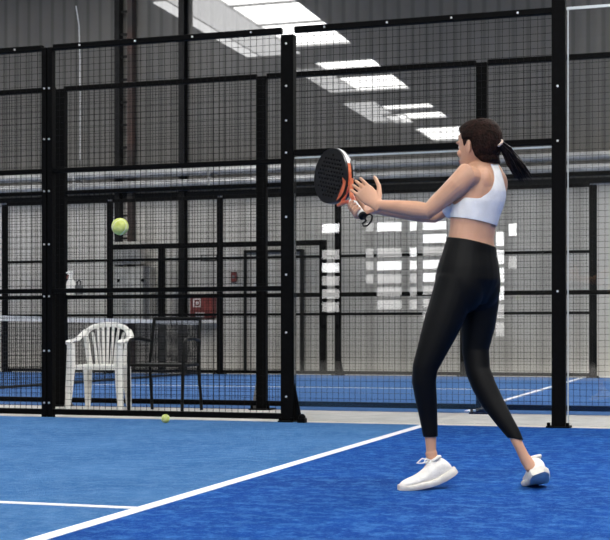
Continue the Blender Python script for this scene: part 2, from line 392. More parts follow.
def post(name, u, n, h, w, d, label, twin=False, gus=0, gm='blk', plate=.1, bolts=(), off=0):
    r = hall(name, u, n)
    b = MB()
    if twin: b.box(-w / 2, -.004, -d / 2, d / 2, 0, h); b.box(.004, w / 2, -d / 2, d / 2, 0, h); b.box(-.004, .004, -d / 2 + .012, d / 2, 0, h)
    else: b.box(-w / 2, w / 2, -d / 2, d / 2, 0, h)
    b.build('post_tube', M['blk'], r, bevel=.004)
    if plate:
        b = MB(); b.box(-plate, plate, -d / 2 - .05, d / 2 + .05, 0, .014); b.build('base_plate', M['blk'], r)
        for s in (-1, 1):
            b = MB(); b.tube([(s * plate * .8, -d / 2 - .02, .012), (s * plate * .8, -d / 2 - .02, .04)], .014, 6); b.build('anchor_bolt', M['blk'], r)
    if gus:
        b = MB(); s = 1 if gus > 0 else -1; g = abs(gus)
        b.prism([(s * w / 2, .014), (s * (w / 2 + g), .014), (s * (w / 2 + g * .75), .05), (s * w / 2, .30)], -.006, .006)
        o = b.build('gusset', M[gm], r)
        if gm != 'blk': o['label'] = 'bare grey steel gusset plate'
    for z in bolts:
        for x in ((-w * .22, w * .22) if twin else (-w * .05,)):
            b = MB(); screw(b, x, -d / 2, z); b.build('bolt', M['bolt'], r)
    tag(r, label, 'post'); return r
H1 = 3.06; Z1 = [.045, 1.045, 2.04, H1]
A, B_, C_ = u_of(48.5, n1), u_of(288.5, n1), u_of(559, n1)
bz = [.12, .55, 1.0, 1.43, 1.87, 2.3, 2.72]
post('fence_post', A, n1, H1, .10, .06, 'near black fence post with paired bolts left of the white chair', True, 0, 'blk', 0, bz)
post('fence_post', B_, n1, H1 - .04, .105, .08, 'near black fence post where wire mesh meets the glass wall', False, .07, 'blk', .06, [.2, .7, 1.15, 1.6, 2.1, 2.35, 2.62, 2.95])
post('fence_post', C_, n1, H1 + .12, .10, .08, 'tall near black fence post right of the player', False, 0, 'blk', .085, [1.0, 2.1, 2.5])
b = MB(); b.box(-.03, .03, -.03, .03, .0, .035); b.ball((0, 0, .04), .03, 8, 5)
o = b.build('floor_cap', M['blk'], loc=hp(u_of(302.5, n1 - .07), n1 - .08, .003), rz=ANG); tag(o, 'small black cap on floor at foot of the mesh-to-glass post', 'cap')
mesh_bay('mesh_fence_panel', A + .05, B_ - .053, n1, Z1, 'near black wire mesh panel in front of the two chairs', 'fence panel')
mesh_bay('mesh_fence_panel', A - 2.05, A - .05, n1, Z1, 'near black wire mesh panel at left edge, beyond the paired-bolt post', 'fence panel')
r = mesh_bay('mesh_fence_panel', B_ + .053, C_ - .05, n1, [2.10, H1], 'black wire mesh panel above the glass wall, over the player', 'fence panel')
r = hall('glass_panel', B_ + .053, n1); w = C_ - B_ - .103
b = MB(); b.box(0, w, -.006, .006, .015, 2.055); b.build('pane', M['glass'], r)
b = MB(); b.box(0, w, -.0075, .0075, 2.055, 2.068); b.build('edge', M['edge'], r)['label'] = 'pale polished upper glass edge'
tag(r, 'clear glass wall panel behind the player with pale top edge', 'glass panel')
r = hall('glass_panel', C_ + .05, n1)
b = MB(); b.box(.02, 1.93, -.006, .006, .015, 3.06); b.build('pane', M['glass'], r)
b = MB(); b.box(0.005, 1.93, -.009, .009, 3.06, 3.08); b.box(.012, .02, -.007, .007, .015, 3.06); b.build('edge', M['edge'], r)['label'] = 'pale polished glass edge'
tag(r, 'full-height clear glass panel at right edge of the picture', 'glass panel')
# second fence
H2 = 3.03; Z2 = [.06, 1.04, 2.04, H2]
P2 = [u_of(60, n2) - 2.03, u_of(60, n2), u_of(262, n2), u_of(482, n2), u_of(482, n2) + 2.03]
plab = ['', 'middle fence post close behind the paired-bolt post, left of white chair', 'middle fence post with grey gusset left of the mesh-to-glass post',
        'middle fence post behind the player, seen above her head', '']
for i, u in enumerate(P2):
    if i in (0, 4): continue
    post('fence_post', u, n2, H2, .13 if i == 1 else .095, .07, plab[i], False, {1: .07, 2: -.06, 3: .07}[i], 'steel', .1)
blab = ['middle wire mesh panel at left edge behind the paired-bolt post', 'middle wire mesh panel directly behind the two chairs',
        'middle wire mesh panel seen through glass between gusset post and player', 'middle wire mesh panel at right, behind the player and right post']
for i in range(4):
    a = P2[i] + .05; c = P2[i + 1] - .05
    mesh_bay('mesh_fence_panel', a, c, n2, Z2, blab[i], 'fence panel', bolts=False, rail=.046)
# third fence
H3 = 3.05; Z3 = [.05, 1.03, 2.0, H3]
P3 = [u_of(5, n3), u_of(110, n3), u_of(220, n3), u_of(338, n3), u_of(338, n3) + 2.12, u_of(593, n3)]
l3 = ['far fence post at the left edge of the picture', 'far fence post left of the grey electrical cabinets', 'far fence post right of the red box',
      'far fence post behind the racket', 'far fence post behind the player', 'far fence post at the right edge of the picture']
b3 = ['far wire mesh panel at left edge, left of electrical cabinets', 'far wire mesh panel in front of the electrical cabinets and red box', 'far wire mesh panel in front of the door',
      'far wire mesh panel below the racket', 'far wire mesh panel right behind the player']
for i, u in enumerate(P3):
    post('fence_post', u, n3, H3, .10 if i < 5 else .12, .07, l3[i], False, .06 if i == 3 else 0, 'blk', .1)
for i in range(5):
    mesh_bay('mesh_fence_panel', P3[i] + .05, P3[i + 1] - .05, n3, Z3, b3[i], 'fence panel', th=.0026, bolts=False, rail=.06)

# ------------------------------------------------------------------ court lines and the far net
def court_line(u0, u1, na, nb, label):
    b = MB(); b.box(u0, u1, na, nb, .002, .0055); o = b.build('court_line', M['line'], loc=(0, 0, 0), rz=ANG); tag(o, label, 'court line')
court_line(-2.215, -2.15, -.2, n1 - .035, 'long white line crossing the near blue court toward the glass')
court_line(-12, -2.216, 4.73, 4.78, 'short white line meeting the long line at lower left')
court_line(-2.25, -2.2, n2 + .3, n3 - .05, 'white line running away across the far blue court at right')
court_line(-8.4, -2.26, 16.42, 16.47, 'white line lying across the far blue court behind the chairs')
un = -8.6; r = hall('tennis_net', un, n2 + .4); ln = n3 - n2 - .8
b = MB()
for i in range(int(ln / .05)): b.box(-.003, .003, i * .05 - .003, i * .05 + .003, .02, .86)
for i in range(17): b.box(-.003, .003, 0, ln, .02 + i * .05, .026 + i * .05)
b.build('net_mesh', M['netb'], r)
b = MB(); b.box(-.012, .012, 0, ln, .855, .92); b.build('tape', M['netw'], r)
b = MB(); b.tube([(0, 0, .03), (0, ln, .03)], .018, 6); b.build('bottom_cord', M['netb'], r)
for y in (0, ln):
    b = MB(); b.tube([(0, y, 0.003), (0, y, .93)], .035, 10); b.build('net_post', M['blk'], r, smooth=True)
tag(r, 'white-taped net across the far blue court at left', 'net')

# ------------------------------------------------------------------ chairs
def white_chair(loc, rz):
    r = empty('plastic_chair', loc, rz)          # local -y is the front
    b = MB(); pts = []
    for (x, y) in ((-.22, -.22), (-.18, -.25), (.18, -.25), (.22, -.22), (.20, .2), (.17, .22), (-.17, .22), (-.20, .2)): pts.append((x, y))
    n = len(pts)
    b.loft([[V((x, y, .385)) for x, y in pts], [V((x, y, .43)) for x, y in pts], [V((x * .9, y * .9, .432)) for x, y in pts], [V((x * .8, y * .8, .42)) for x, y in pts]])
    b.build('seat', M['white'], r, bevel=.008)
    for sx in (-1, 1):
        b = MB(); b.tube([(sx * .225, -.235, .63), (sx * .225, -.24, .42), (sx * .235, -.26, .2), (sx * .248, -.275, 0)], [.036, .042, .036, .027], 8, side=(1, 0, 0), flat=[.8, .8, .8, .9]); b.build('leg', M['white'], r, smooth=True)
        b = MB(); b.tube([(sx * .185, .19, .42), (sx * .19, .22, .2), (sx * .2, .25, 0)], [.045, .036, .024], 8, side=(1, 0, 0), flat=[.6, .6, .8]); b.build('leg', M['white'], r, smooth=True)
        b = MB(); b.tube([(sx * .232, -.275, .625), (sx * .242, -.22, .648), (sx * .255, -.05, .655), (sx * .255, .06, .66), (sx * .235, .15, .70), (sx * .205, .2, .75)], [.03, .036, .034, .034, .032, .028], 10, side=(1, 0, 0), flat=[.45] * 6); b.build('armrest', M['white'], r, smooth=True)
    # arched backrest with seven slats
    b = MB(); arch = []
    for i in range(17):
        t = math.pi * i / 16; arch.append((-.205 * math.cos(t) * (1 if abs(math.cos(t)) < .99 else 1), .2 + .05 * math.sin(t), .70 + .105 * math.sin(t) ** .8))
    b.tube([(-.165, .2, .42), (-.185, .2, .56)] + arch + [(.185, .2, .56), (.165, .2, .42)], .026, 8, side=(1, 0, 0), flat=[.75] * 21); b.build('back_frame', M['white'], r, smooth=True)
    for i in range(7):
        t = (i - 3) / 3; b = MB()
        b.tube([(t * .10, .205, .41), (t * .115, .215, .55), (t * .15, .24, .73 if abs(t) > .9 else .78)], [.013, .013, .013], 8, side=(1, 0, 0), flat=[.6] * 3); b.build('slat', M['white'], r, smooth=True)
    return r
ch = white_chair(V((-1.825, 11.95, 0)), math.radians(-6)); ch.scale = (.97, .97, .965)
tag(ch, 'white plastic armchair with slatted back standing behind the mesh fence', 'chair')
def black_chair(loc, rz):
    r = empty('metal_chair', loc, rz); m = M['blkp']; rd = .0135
    b = MB(); b.box(-.22, .22, -.21, .2, .40, .43); b.build('seat', M['sling'], r, bevel=.012)
    b = MB(); b.tube([(-.23, .21, .415), (-.23, -.22, .415), (.23, -.22, .415), (.23, .21, .415), (-.23, .21, .415)], rd, 8); b.build('seat_frame', m, r)
    for s in (-1, 1):
        b = MB(); b.tube([(s * .245, -.24, 0), (s * .25, -.23, .4), (s * .255, -.215, .6), (s * .255, -.17, .64), (s * .255, 0, .65), (s * .235, .22, .63)], rd * 1.15, 8); b.build('armrest', m, r, smooth=True)
        b = MB(); b.tube([(s * .235, .27, 0), (s * .23, .2, .42), (s * .225, .235, .62), (s * .22, .28, .83)], rd * 1.1, 8); b.build('leg', m, r, smooth=True)
    b = MB(); b.tube([(-.22, .28, .83), (.22, .28, .83)], rd * 1.2, 8); b.build('top_bar', m, r, smooth=True)
    b = MB()
    for i in range(36):
        x = -.21 + .42 * i / 35; b.tube([(x, .205, .44), (x, .235, .62), (x, .279, .825)], .0022, 4)
    for i in range(30):
        t = i / 29; b.box(-.21, .21, .205 + .074 * t - .002, .205 + .074 * t + .002, .445 + .38 * t - .0015, .445 + .38 * t + .0015)
    b.build('back_mesh', M['sling'], r)
    return r
ch = black_chair(V((-1.24, 11.84, 0)), math.radians(-16)); ch.scale = (1.02, 1, 1)
tag(ch, 'black metal armchair with sheer mesh back beside the white chair', 'chair')

# ------------------------------------------------------------------ balls and bottle
def tennis_ball(c, label, rz=0):
    b = MB(); b.ball((0, 0, 0), .0335, 24, 16); o = b.build('tennis_ball', M['ball'], loc=c, smooth=True); o.rotation_euler = (.5, .3, rz)
    s = MB(); pts = []
    for i in range(49):
        t = 2 * math.pi * i / 48; a = .44
        x = math.cos(t) + a * math.cos(3 * t) * .6; y = math.sin(t) - a * math.sin(3 * t) * .6; z = 1.1 * math.sin(2 * t)
        pts.append(V((x, y, z)).normalized() * .0334)
    s.tube(pts, .0013, 5); s.build('seam', M['seam'], o)
    tag(o, label, 'ball'); return o
db = 5.2
tennis_ball(G(120, 226.5, db), 'yellow tennis ball flying in mid-air at left', 1.0)
d = 10.25
tennis_ball(V(((165.5 - 305) / F * d, d,   .003 + .0335)), 'yellow tennis ball lying on blue court at foot of the mesh', 2.0)
u = u_of(70.5, n2 - .06); r = hall('spray_bottle', u, n2 - .055, Z2[1] + .024)
b = MB(); prof = [(.042, 0), (.045, .01), (.045, .10), (.038, .125), (.02, .15), (.015, .165), (.015, .175)]
b.loft([[V((x * math.cos(2 * math.pi * j / 16), .75 * x * math.sin(2 * math.pi * j / 16), z)) for j in range(16)] for x, z in prof]); b.build('bottle_body', M['white'], r, smooth=True)
b = MB(); b.box(-.03, .02, -.012, .012, .19, .225); b.box(-.048, -.03, -.007, .007, .20, .215); b.box(-.014, .014, -.013, .013, .17, .19); b.build('spray_head', M['white'], r, bevel=.004)
b = MB(); b.tube([(-.022, 0, .19), (-.035, 0, .17), (-.04, 0, .15)], [.007, .006, .005], 6); b.build('trigger', M['red'], r)
tag(r, 'white spray bottle on the middle fence rail above the white chair', 'bottle')
u = u_of(79, n2 - .05); r = hall('rail_lock', u, n2 - .05, Z2[1] + .024)
b = MB(); b.box(-.03, .03, -.03, .03, 0, .09); b.build('lock_body', M['boxd'], r, bevel=.006)
b = MB(); b.tube([(-.018, 0, .085), (-.018, 0, .12), (0, 0, .135), (.018, 0, .12), (.018, 0, .085)], .006, 8); b.build('shackle', M['blk'], r)
tag(r, 'small dark box with a loop on the rail beside the spray bottle', 'box')

# ------------------------------------------------------------------ the player
hd = V((-.77, .638, 0)).normalized(); lt = V((-hd.y, hd.x, 0))   # heading, her left
UPZ = V((0, 0, 1))
D0 = 5.93
def ell(c, a, b, seg=24): return [c + lt * (a * math.sin(2 * math.pi * j / seg)) + hd * (b * math.cos(2 * math.pi * j / seg)) for j in range(seg)]
body = MB()
tors = [(303, 466, .13, .085), (293, 466.5, .155, .108), (280, 467.8, .166, .126), (268, 468.4, .157, .119), (254, 469.5, .138, .103), (240, 471, .120, .094), (226, 473, .118, .094), (214, 475, .128, .100),
        (203, 477.5, .138, .106), (192, 480, .140, .105), (182, 481.5, .140, .096), (174, 483, .130, .082), (168, 484, .108, .066), (162, 485, .066, .052)]
def tc(py):
    for i in range(len(tors) - 1):
        a, b = tors[i], tors[i + 1]
        if b[0] <= py <= a[0]: t = (a[0] - py) / (a[0] - b[0]); return G(a[1] + (b[1] - a[1]) * t, py, D0)
body.loft([ell(G(cx, py, D0), a, b) for py, cx, a, b in tors])
for s in (1, -1):
    body.ball(tc(206) + hd * .072 + lt * (s * .066), (.055, .062, .058), ax=(hd, lt, UPZ))      # bust
    body.ball(tc(284) - hd * .026 + lt * (s * .062), (.082, .092, .125), ax=(hd, lt, UPZ), seg=32, rows=24)      # seat
    body.ball(tc(184) - hd * .052 + lt * (s * .062), (.04, .045, .065), ax=(hd, lt, UPZ))      # shoulder blade
# legs
LL = [(459, 262, 5.88, .055), (456, 281, 5.865, .086), (450, 303, 5.86, .087), (441.5, 326, 5.85, .079), (432, 350, 5.84, .063), (425, 368, 5.84, .053), (424, 382, 5.85, .050), (426, 398, 5.87, .0455), (428.5, 418, 5.885, .037), (430.5, 436, 5.89, .030), (431, 448, 5.89, .0265), (431.5, 460, 5.89, .028)]
RL = [(477, 262, 5.98, .055), (479, 281, 5.995, .086), (479.5, 303, 6.0, .085), (478, 326, 6.005, .074), (475.5, 350, 6.01, .058), (478, 371, 5.99, .053), (484, 386, 5.965, .051), (492.5, 402, 5.94, .047), (504, 420, 5.90, .037), (513.5, 434, 5.875, .029), (519.5, 447, 5.86, .0255), (525.5, 459, 5.855, .027)]
for leg in (LL, RL): body.tube([G(*p[:3]) for p in leg], [p[3] - .004 for p in leg], 18)
body.tube([G(431, 452, 5.89), G(433, 464, 5.89), G(420, 481, 5.88), G(410, 485, 5.87)], [.027, .028, .018, .012], 12)
body.tube([G(525, 458, 5.86), G(530, 466, 5.85), G(535, 475, 5.90), G(537, 481, 5.98)], [.026, .027, .018, .012], 12)
# arms
shL = G(466, 178, 5.80); elL = G(428, 211, 5.85); wrL = G(378, 205, 5.95)
shR = G(485, 181, 6.06); elR = G(434, 215.5, 6.17); wrR = G(373, 208.5, 6.10)
def mixp(a, b, t): return a + (b - a) * t
body.tube([mixp(shL, tc(180), .55), shL + V((0, 0, .012)), mixp(shL, elL, .22), mixp(shL, elL, .5), mixp(shL, elL, .8), elL, mixp(elL, wrL, .25), mixp(elL, wrL, .6), mixp(elL, wrL, .9), wrL],
          [.050, .053, .050, .043, .038, .037, .0385, .032, .025, .024], 16)
body.tube([mixp(shR, tc(180), .55), shR + V((0, 0, .01)), mixp(shR, elR, .22), mixp(shR, elR, .5), mixp(shR, elR, .8), elR, mixp(elR, wrR, .25), mixp(elR, wrR, .6), mixp(elR, wrR, .9), wrR],
          [.046, .050, .048, .042, .037, .036, .037, .031, .025, .024], 16)
# racket frame
RL_ = V((-.40, .67, .635)).normalized(); RW = V((.40, -.50, .77)); RW = (RW - RL_ * RW.dot(RL_)).normalized(); RN = RL_.cross(RW).normalized()
if RN.y > 0: RN = -RN            # RN points to the camera side
butt = G(362.5, 215.5, 5.99)
def rk(l, w, n=0): return butt + RL_ * l + RW * w + RN * n
# left hand: flat, back towards us, fingers on the racket's edge
f = V((-.62, .42, .66)).normalized(); bk = V((-.30, -.93, .25)); bk = (bk - f * bk.dot(f)).normalized(); sd = f.cross(bk).normalized()
if sd.x < 0: sd = -sd            # thumb side: to the right and up
def hl(a, s, b): return wrL + f * (a * 1.12) + sd * (s * 1.06) + bk * b
body.loft([[hl(a, w * math.cos(2 * math.pi * j / 16), t * math.sin(2 * math.pi * j / 16)) for j in range(16)] for a, w, t in ((-.02, .025, .021), (.015, .029, .018), (.045, .038, .016), (.075, .041, .0145), (.092, .038, .012), (.10, .032, .008))])
for s0, ln, sp in ((.0288, .072, .03), (.0096, .081, .0), (-.0096, .075, -.02), (-.0285, .060, -.06)):
    p = hl(.07, s0 * .95, 0); dr = (f + sd * sp * 1.3).normalized(); pts = [p]; cu = 0
    q = hl(.092, s0, 0); pts.append(q)
    for seg, bend in ((.45, .10), (.32, .2), (.23, .2)):
        cu += bend; dd = (dr * math.cos(cu) - bk * math.sin(cu)); q = q + dd * ln * seg; pts.append(q)
    body.tube(pts, [.009, .0088, .0082, .0078, .006], 10)
body.tube([hl(.015, .018, 0), hl(.035, .04, -.004), hl(.062, .062, -.006), hl(.088, .072, -.004), hl(.106, .076, 0)], [.013, .0125, .0105, .0095, .007], 10)
# right hand: closed round the grip from beyond
hm = rk(.055, 0)
e1 = (wrR - hm); e1 = (e1 - RL_ * e1.dot(RL_)).normalized()         # towards the wrist
e2 = RL_.cross(e1).normalized()
if e2.y < 0: e2 = -e2                                              # away from the camera
body.tube([wrR, mixp(wrR, hm + e1 * .035 + e2 * .012, .5), hm + e1 * .036 + e2 * .010, hm + e1 * .03 + e2 * .018 + RL_ * .01], [.024, .028, .034, .028], 14, side=RL_, flat=[.9, .75, .6, .6])
for i, l in enumerate((.022, .043, .064, .085)):
    R = .0265; pts = []
    for a in (20, 60, 100, 140, 180, 215, 245):
        a = math.radians(a - i * 3); pts.append(rk(l, 0) + e1 * (R * 1.05 * math.cos(a)) + e2 * (R * math.sin(a)))
    body.tube(pts, [.0095, .0095, .0092, .009, .0088, .008, .0065], 10)
body.tube([hm + e1 * .035 + RL_ * .01, hm + e1 * .034 + RL_ * .03 - e2 * .012, hm + e1 * .024 + RL_ * .052 - e2 * .018, hm + e1 * .012 + RL_ * .07 - e2 * .022], [.014, .012, .010, .0075], 10)
# head and neck
hc = G(478, 147, 5.925); hh = V((-.725, .688, 0)).normalized(); hl_ = V((-hh.y, hh.x, 0)); hu = V((0, 0, 1))
def hq(a, l, z): return hc + hh * a + hl_ * l + hu * z
lev = [(.108, .022, -.03, .022), (.101, .046, -.062, .045), (.082, .078, -.085, .062), (.052, .093, -.098, .072), (.02, .092, -.101, .0745), (-.01, .089, -.096, .073), (-.035, .088, -.084, .0665), (-.058, .088, -.06, .057), (-.08, .083, -.03, .045), (-.096, .076, .0, .030), (-.105, .062, .02, .015)]
body.loft([[hq((fr + ba) / 2 + (fr - ba) / 2 * math.cos(2 * math.pi * j / 24), w * math.sin(2 * math.pi * j / 24), z) for j in range(24)] for z, fr, ba, w in lev])
body.tube([hq(-.03, 0, -.03), hq(-.035, 0, -.075), mixp(hq(-.035, 0, -.075), tc(166), .7), tc(175)], [.05, .049, .052, .062], 18)
body.tube([hq(.086, 0, .018), hq(.096, 0, -.005), hq(.101, 0, -.03), hq(.094, 0, -.036)], [.006, .0075, .0090, .008], 10)
for s in (1, -1):
    body.ball(hq(.092, s * .008, -.033), .0068, 8, 6)
    body.ball(hq(-.004, s * .077, -.008), (.017, .007, .031), ax=((hh + hl_ * (-.3 * s)).normalized(), hl_, hu))
    body.ball(hq(.078, s * .03, .022), (.012, .026, .008), ax=(hh, hl_, hu))
    body.ball(hq(.063, s * .041, -.026), (.017, .020, .018), ax=(hh, hl_, hu))
body.ball(hq(.085, 0, -.056), (.010, .020, .005), ax=(hh, hl_, hu)); body.ball(hq(.083, 0, -.067), (.010, .018, .006), ax=(hh, hl_, hu))
body.ball(hq(.074, 0, -.094), (.016, .02, .013), ax=(hh, hl_, hu))

def remeshed(mb, voxel, smooth):
    me = mb.mesh('tmp'); o = bpy.data.objects.new('tmp', me); COL.objects.link(o)
    m = o.modifiers.new('r', 'REMESH'); m.mode = 'VOXEL'; m.voxel_size = voxel; m.use_smooth_shade = True
    s = o.modifiers.new('s', 'SMOOTH'); s.factor = .5; s.iterations = smooth
    dg = bpy.context.evaluated_depsgraph_get(); dg.update()
    out = bpy.data.meshes.new_from_object(o.evaluated_get(dg)); bpy.data.objects.remove(o); return out
bme = remeshed(body, .0031, 5)
bme.polygons.foreach_set('use_smooth', [True] * len(bme.polygons))
bme.materials.clear(); bme.materials.append(M['skin'])
VS = [v.co.copy() for v in bme.vertices]; NS = [v.normal.copy() for v in bme.vertices]
FS = [tuple(p.vertices) for p in bme.polygons]
person = bpy.data.objects.new('person', bme); COL.objects.link(person)
tag(person, 'woman in white sports bra and black leggings playing a two-handed racket stroke', 'person')

def shell(name, field, off, m, thick=.003, smooth=6, offf=None):
    """cloth that follows the body: the part of its surface where field > 0, cut cleanly along field = 0 and lifted off the skin"""
    fv = {}
    def fl(i):
        if i not in fv: fv[i] = field(VS[i])
        return fv[i]
    verts = []; idx = {}; faces = []
    def vert(key, co, no, fval):
        if key not in idx:
            idx[key] = len(verts); o_ = offf(co, fval) if offf else off
            verts.append(co + no * o_)
        return idx[key]
    for fc in FS:
        vals = [fl(i) for i in fc]
        if max(vals) <= 0: continue
        poly = []
        n = len(fc)
        for a in range(n):
            i, j = fc[a], fc[(a + 1) % n]; x, y = vals[a], vals[(a + 1) % n]
            if x > 0: poly.append(vert(i, VS[i], NS[i], x))
            if (x > 0) != (y > 0):
                t = x / (x - y); poly.append(vert((min(i, j), max(i, j)), VS[i].lerp(VS[j], t), NS[i].lerp(NS[j], t).normalized(), 0))
        if len(poly) > 2: faces.append(poly)
    me = bpy.data.meshes.new(name); me.from_pydata([tuple(v) for v in verts], [], faces); me.update()
    me.polygons.foreach_set('use_smooth', [True] * len(me.polygons)); me.materials.append(m)
    o = bpy.data.objects.new(name, me); COL.objects.link(o); o.parent = person
    if smooth:
        s = o.modifiers.new('sm', 'LAPLACIANSMOOTH') if False else None
    so = o.modifiers.new('so', 'SOLIDIFY'); so.thickness = thick; so.offset = 0
    return o
zw = z_of(242.5, D0); xw = G(472, 242, D0).x
zhL = z_of(437, 5.89); zhR = z_of(438.5, 5.87)
xmid = G(473, 440, 5.88).x
def f_leg(p):
    top = zw - .2 * (p.x - xw) - p.z
    bot = p.z - (zhL if p.x < xmid else zhR) + (0 if p.x < xmid else .25 * (p.x - G(513, 438, 5.87).x))
    return min(top, bot)
lg = shell('leggings', f_leg, .006, M['legg']); sm_ = lg.modifiers.new('ease', 'SMOOTH'); sm_.factor = .5; sm_.iterations = 30
zb0 = z_of(222.5, D0); zb1 = z_of(199, D0); znk = z_of(164, D0); xc_ = tc(210).x
nk = tc(168)
def f_bra(p):
    q = p - tc(200); a = q.dot(hd); l = q.dot(lt); z = p.z
    rc = p - nk
    hem = z - (zb0 - .17 * (p.x - xc_))
    band = (zb1 + (.02 if a > 0 else -.004)) - z - .10 * max(0, -a) 
    t = min(1, max(0, (z - zb1) / (znk - zb1)))
    w = (.026 + .060 * (1 - t) ** 3) if a < 0 else (.105 + (.06 - .105) * t)
    if a < 0: st = w - abs(l)
    else: st = min(w - abs(l), max(abs(l) - .03, (zb1 + .045) - z))
    st = min(st, (z_of(166, D0) - z))
    far = min(.19 - abs(l), .17 - abs(a))
    arm = far
    # keep off the arms: distance from the arm axes
    for s0, e0, rr in ((shL, elL, .062), (shR, elR, .058)):
        ax = (e0 - s0).normalized(); v = p - s0; h = v.dot(ax); dist = (v - ax * max(h, -.02)).length
        arm = min(arm, dist - rr)
    kk = .03; h = max(kk - abs(band - st), 0) / kk
    return min(hem, max(band, st) + h * h * kk * .25, arm)
shell('sports_bra', f_bra, .004, M['bra'])
# hair: cap cut from the scalp along the hairline, then the ponytail
def pw(x, pts):
    if x <= pts[0][0]: return pts[0][1]
    for (a, b), (c, d_) in zip(pts, pts[1:]):
        if x <= c: return b + (d_ - b) * (x - a) / (c - a)
    return pts[-1][1]
HLN = [(-.10, -.082), (-.055, -.076), (-.03, -.05), (-.02, -.006), (.0, .016), (.012, .006), (.020, .0), (.028, .034), (.045, .058), (.07, .068), (.1, .072)]
def f_hair(p):
    q = p - hc; a = q.dot(hh); l = q.dot(hl_); z = q.z
    if q.length > .16: return -1
    e = z - pw(a, HLN)
    ear = .0755 - abs(l) if (-.03 < a < .025 and z < .03) else .05
    return min(e, ear)
def hoff(co, fv):
    q = co - hc; a = q.dot(hh)
    return (.003 + .010 * min(1, fv / .013)) * (1.25 if a < -.03 else 1)
hair = shell('hair', f_hair, .008, M['hair'], thick=.003, offf=hoff)
rt = hq(-.107, 0, .012)
b = MB()
pe = G(523.5, 177, 5.97)
for i in range(44):
    a = random.uniform(0, 2 * math.pi); rr = math.sqrt(random.random())
    s0 = V((math.cos(a) * .012 * rr, random.uniform(-.012, .012), math.sin(a) * .012 * rr))
    e0 = V((math.cos(a) * .040 * rr, random.uniform(-.03, .03), math.sin(a) * .032 * rr))
    m1 = mixp(rt, pe, .3) + V((.006, 0, .006)); m2 = mixp(rt, pe, .68) + V((.002, 0, .004)); k_ = random.uniform(-.035, .015)
    b.tube([rt + s0 * .8, m1 + s0 * 1.5, m2 + mixp(s0, e0, .6) * 1.3, pe + e0 + (pe - rt).normalized() * k_], [.006, .0075, .0062, .0012], 6)
pt = b.build('ponytail', M['hair2'], hair, smooth=True)
b = MB(); ring = []
dr = (pe - rt).normalized(); o1 = dr.orthogonal().normalized(); o2 = dr.cross(o1)
b.tube([rt + dr * .008 + (o1 * math.cos(t * math.pi / 8) + o2 * math.sin(t * math.pi / 8)) * .0165 for t in range(17)], .006, 8); b.build('hair_tie', M['tie'], hair, smooth=True)
for s in (1, -1):
    b = MB(); b.ball(hq(.0725, s * .031, .003), .0105, 12, 8); e = b.build('eye', M['eye'], person, smooth=True)
    b = MB(); b.ball(hq(.0805, s * .031, .003), .0056, 10, 6); b.build('iris', M['iris'], e, smooth=True)
    b = MB(); b.tube([hq(.086, s * .016, .022), hq(.088, s * .032, .027), hq(.074, s * .05, .021)], [.003, .0032, .0015], 6); b.build('eyebrow', M['hair'], person, smooth=True)
b = MB(); b.ball(hq(.093, 0, -.056), (.0045, .019, .0045), ax=(hh, hl_, hu)); b.ball(hq(.091, 0, -.0655), (.0045, .017, .0052), ax=(hh, hl_, hu)); b.build('lips', M['lip'], person, smooth=True)

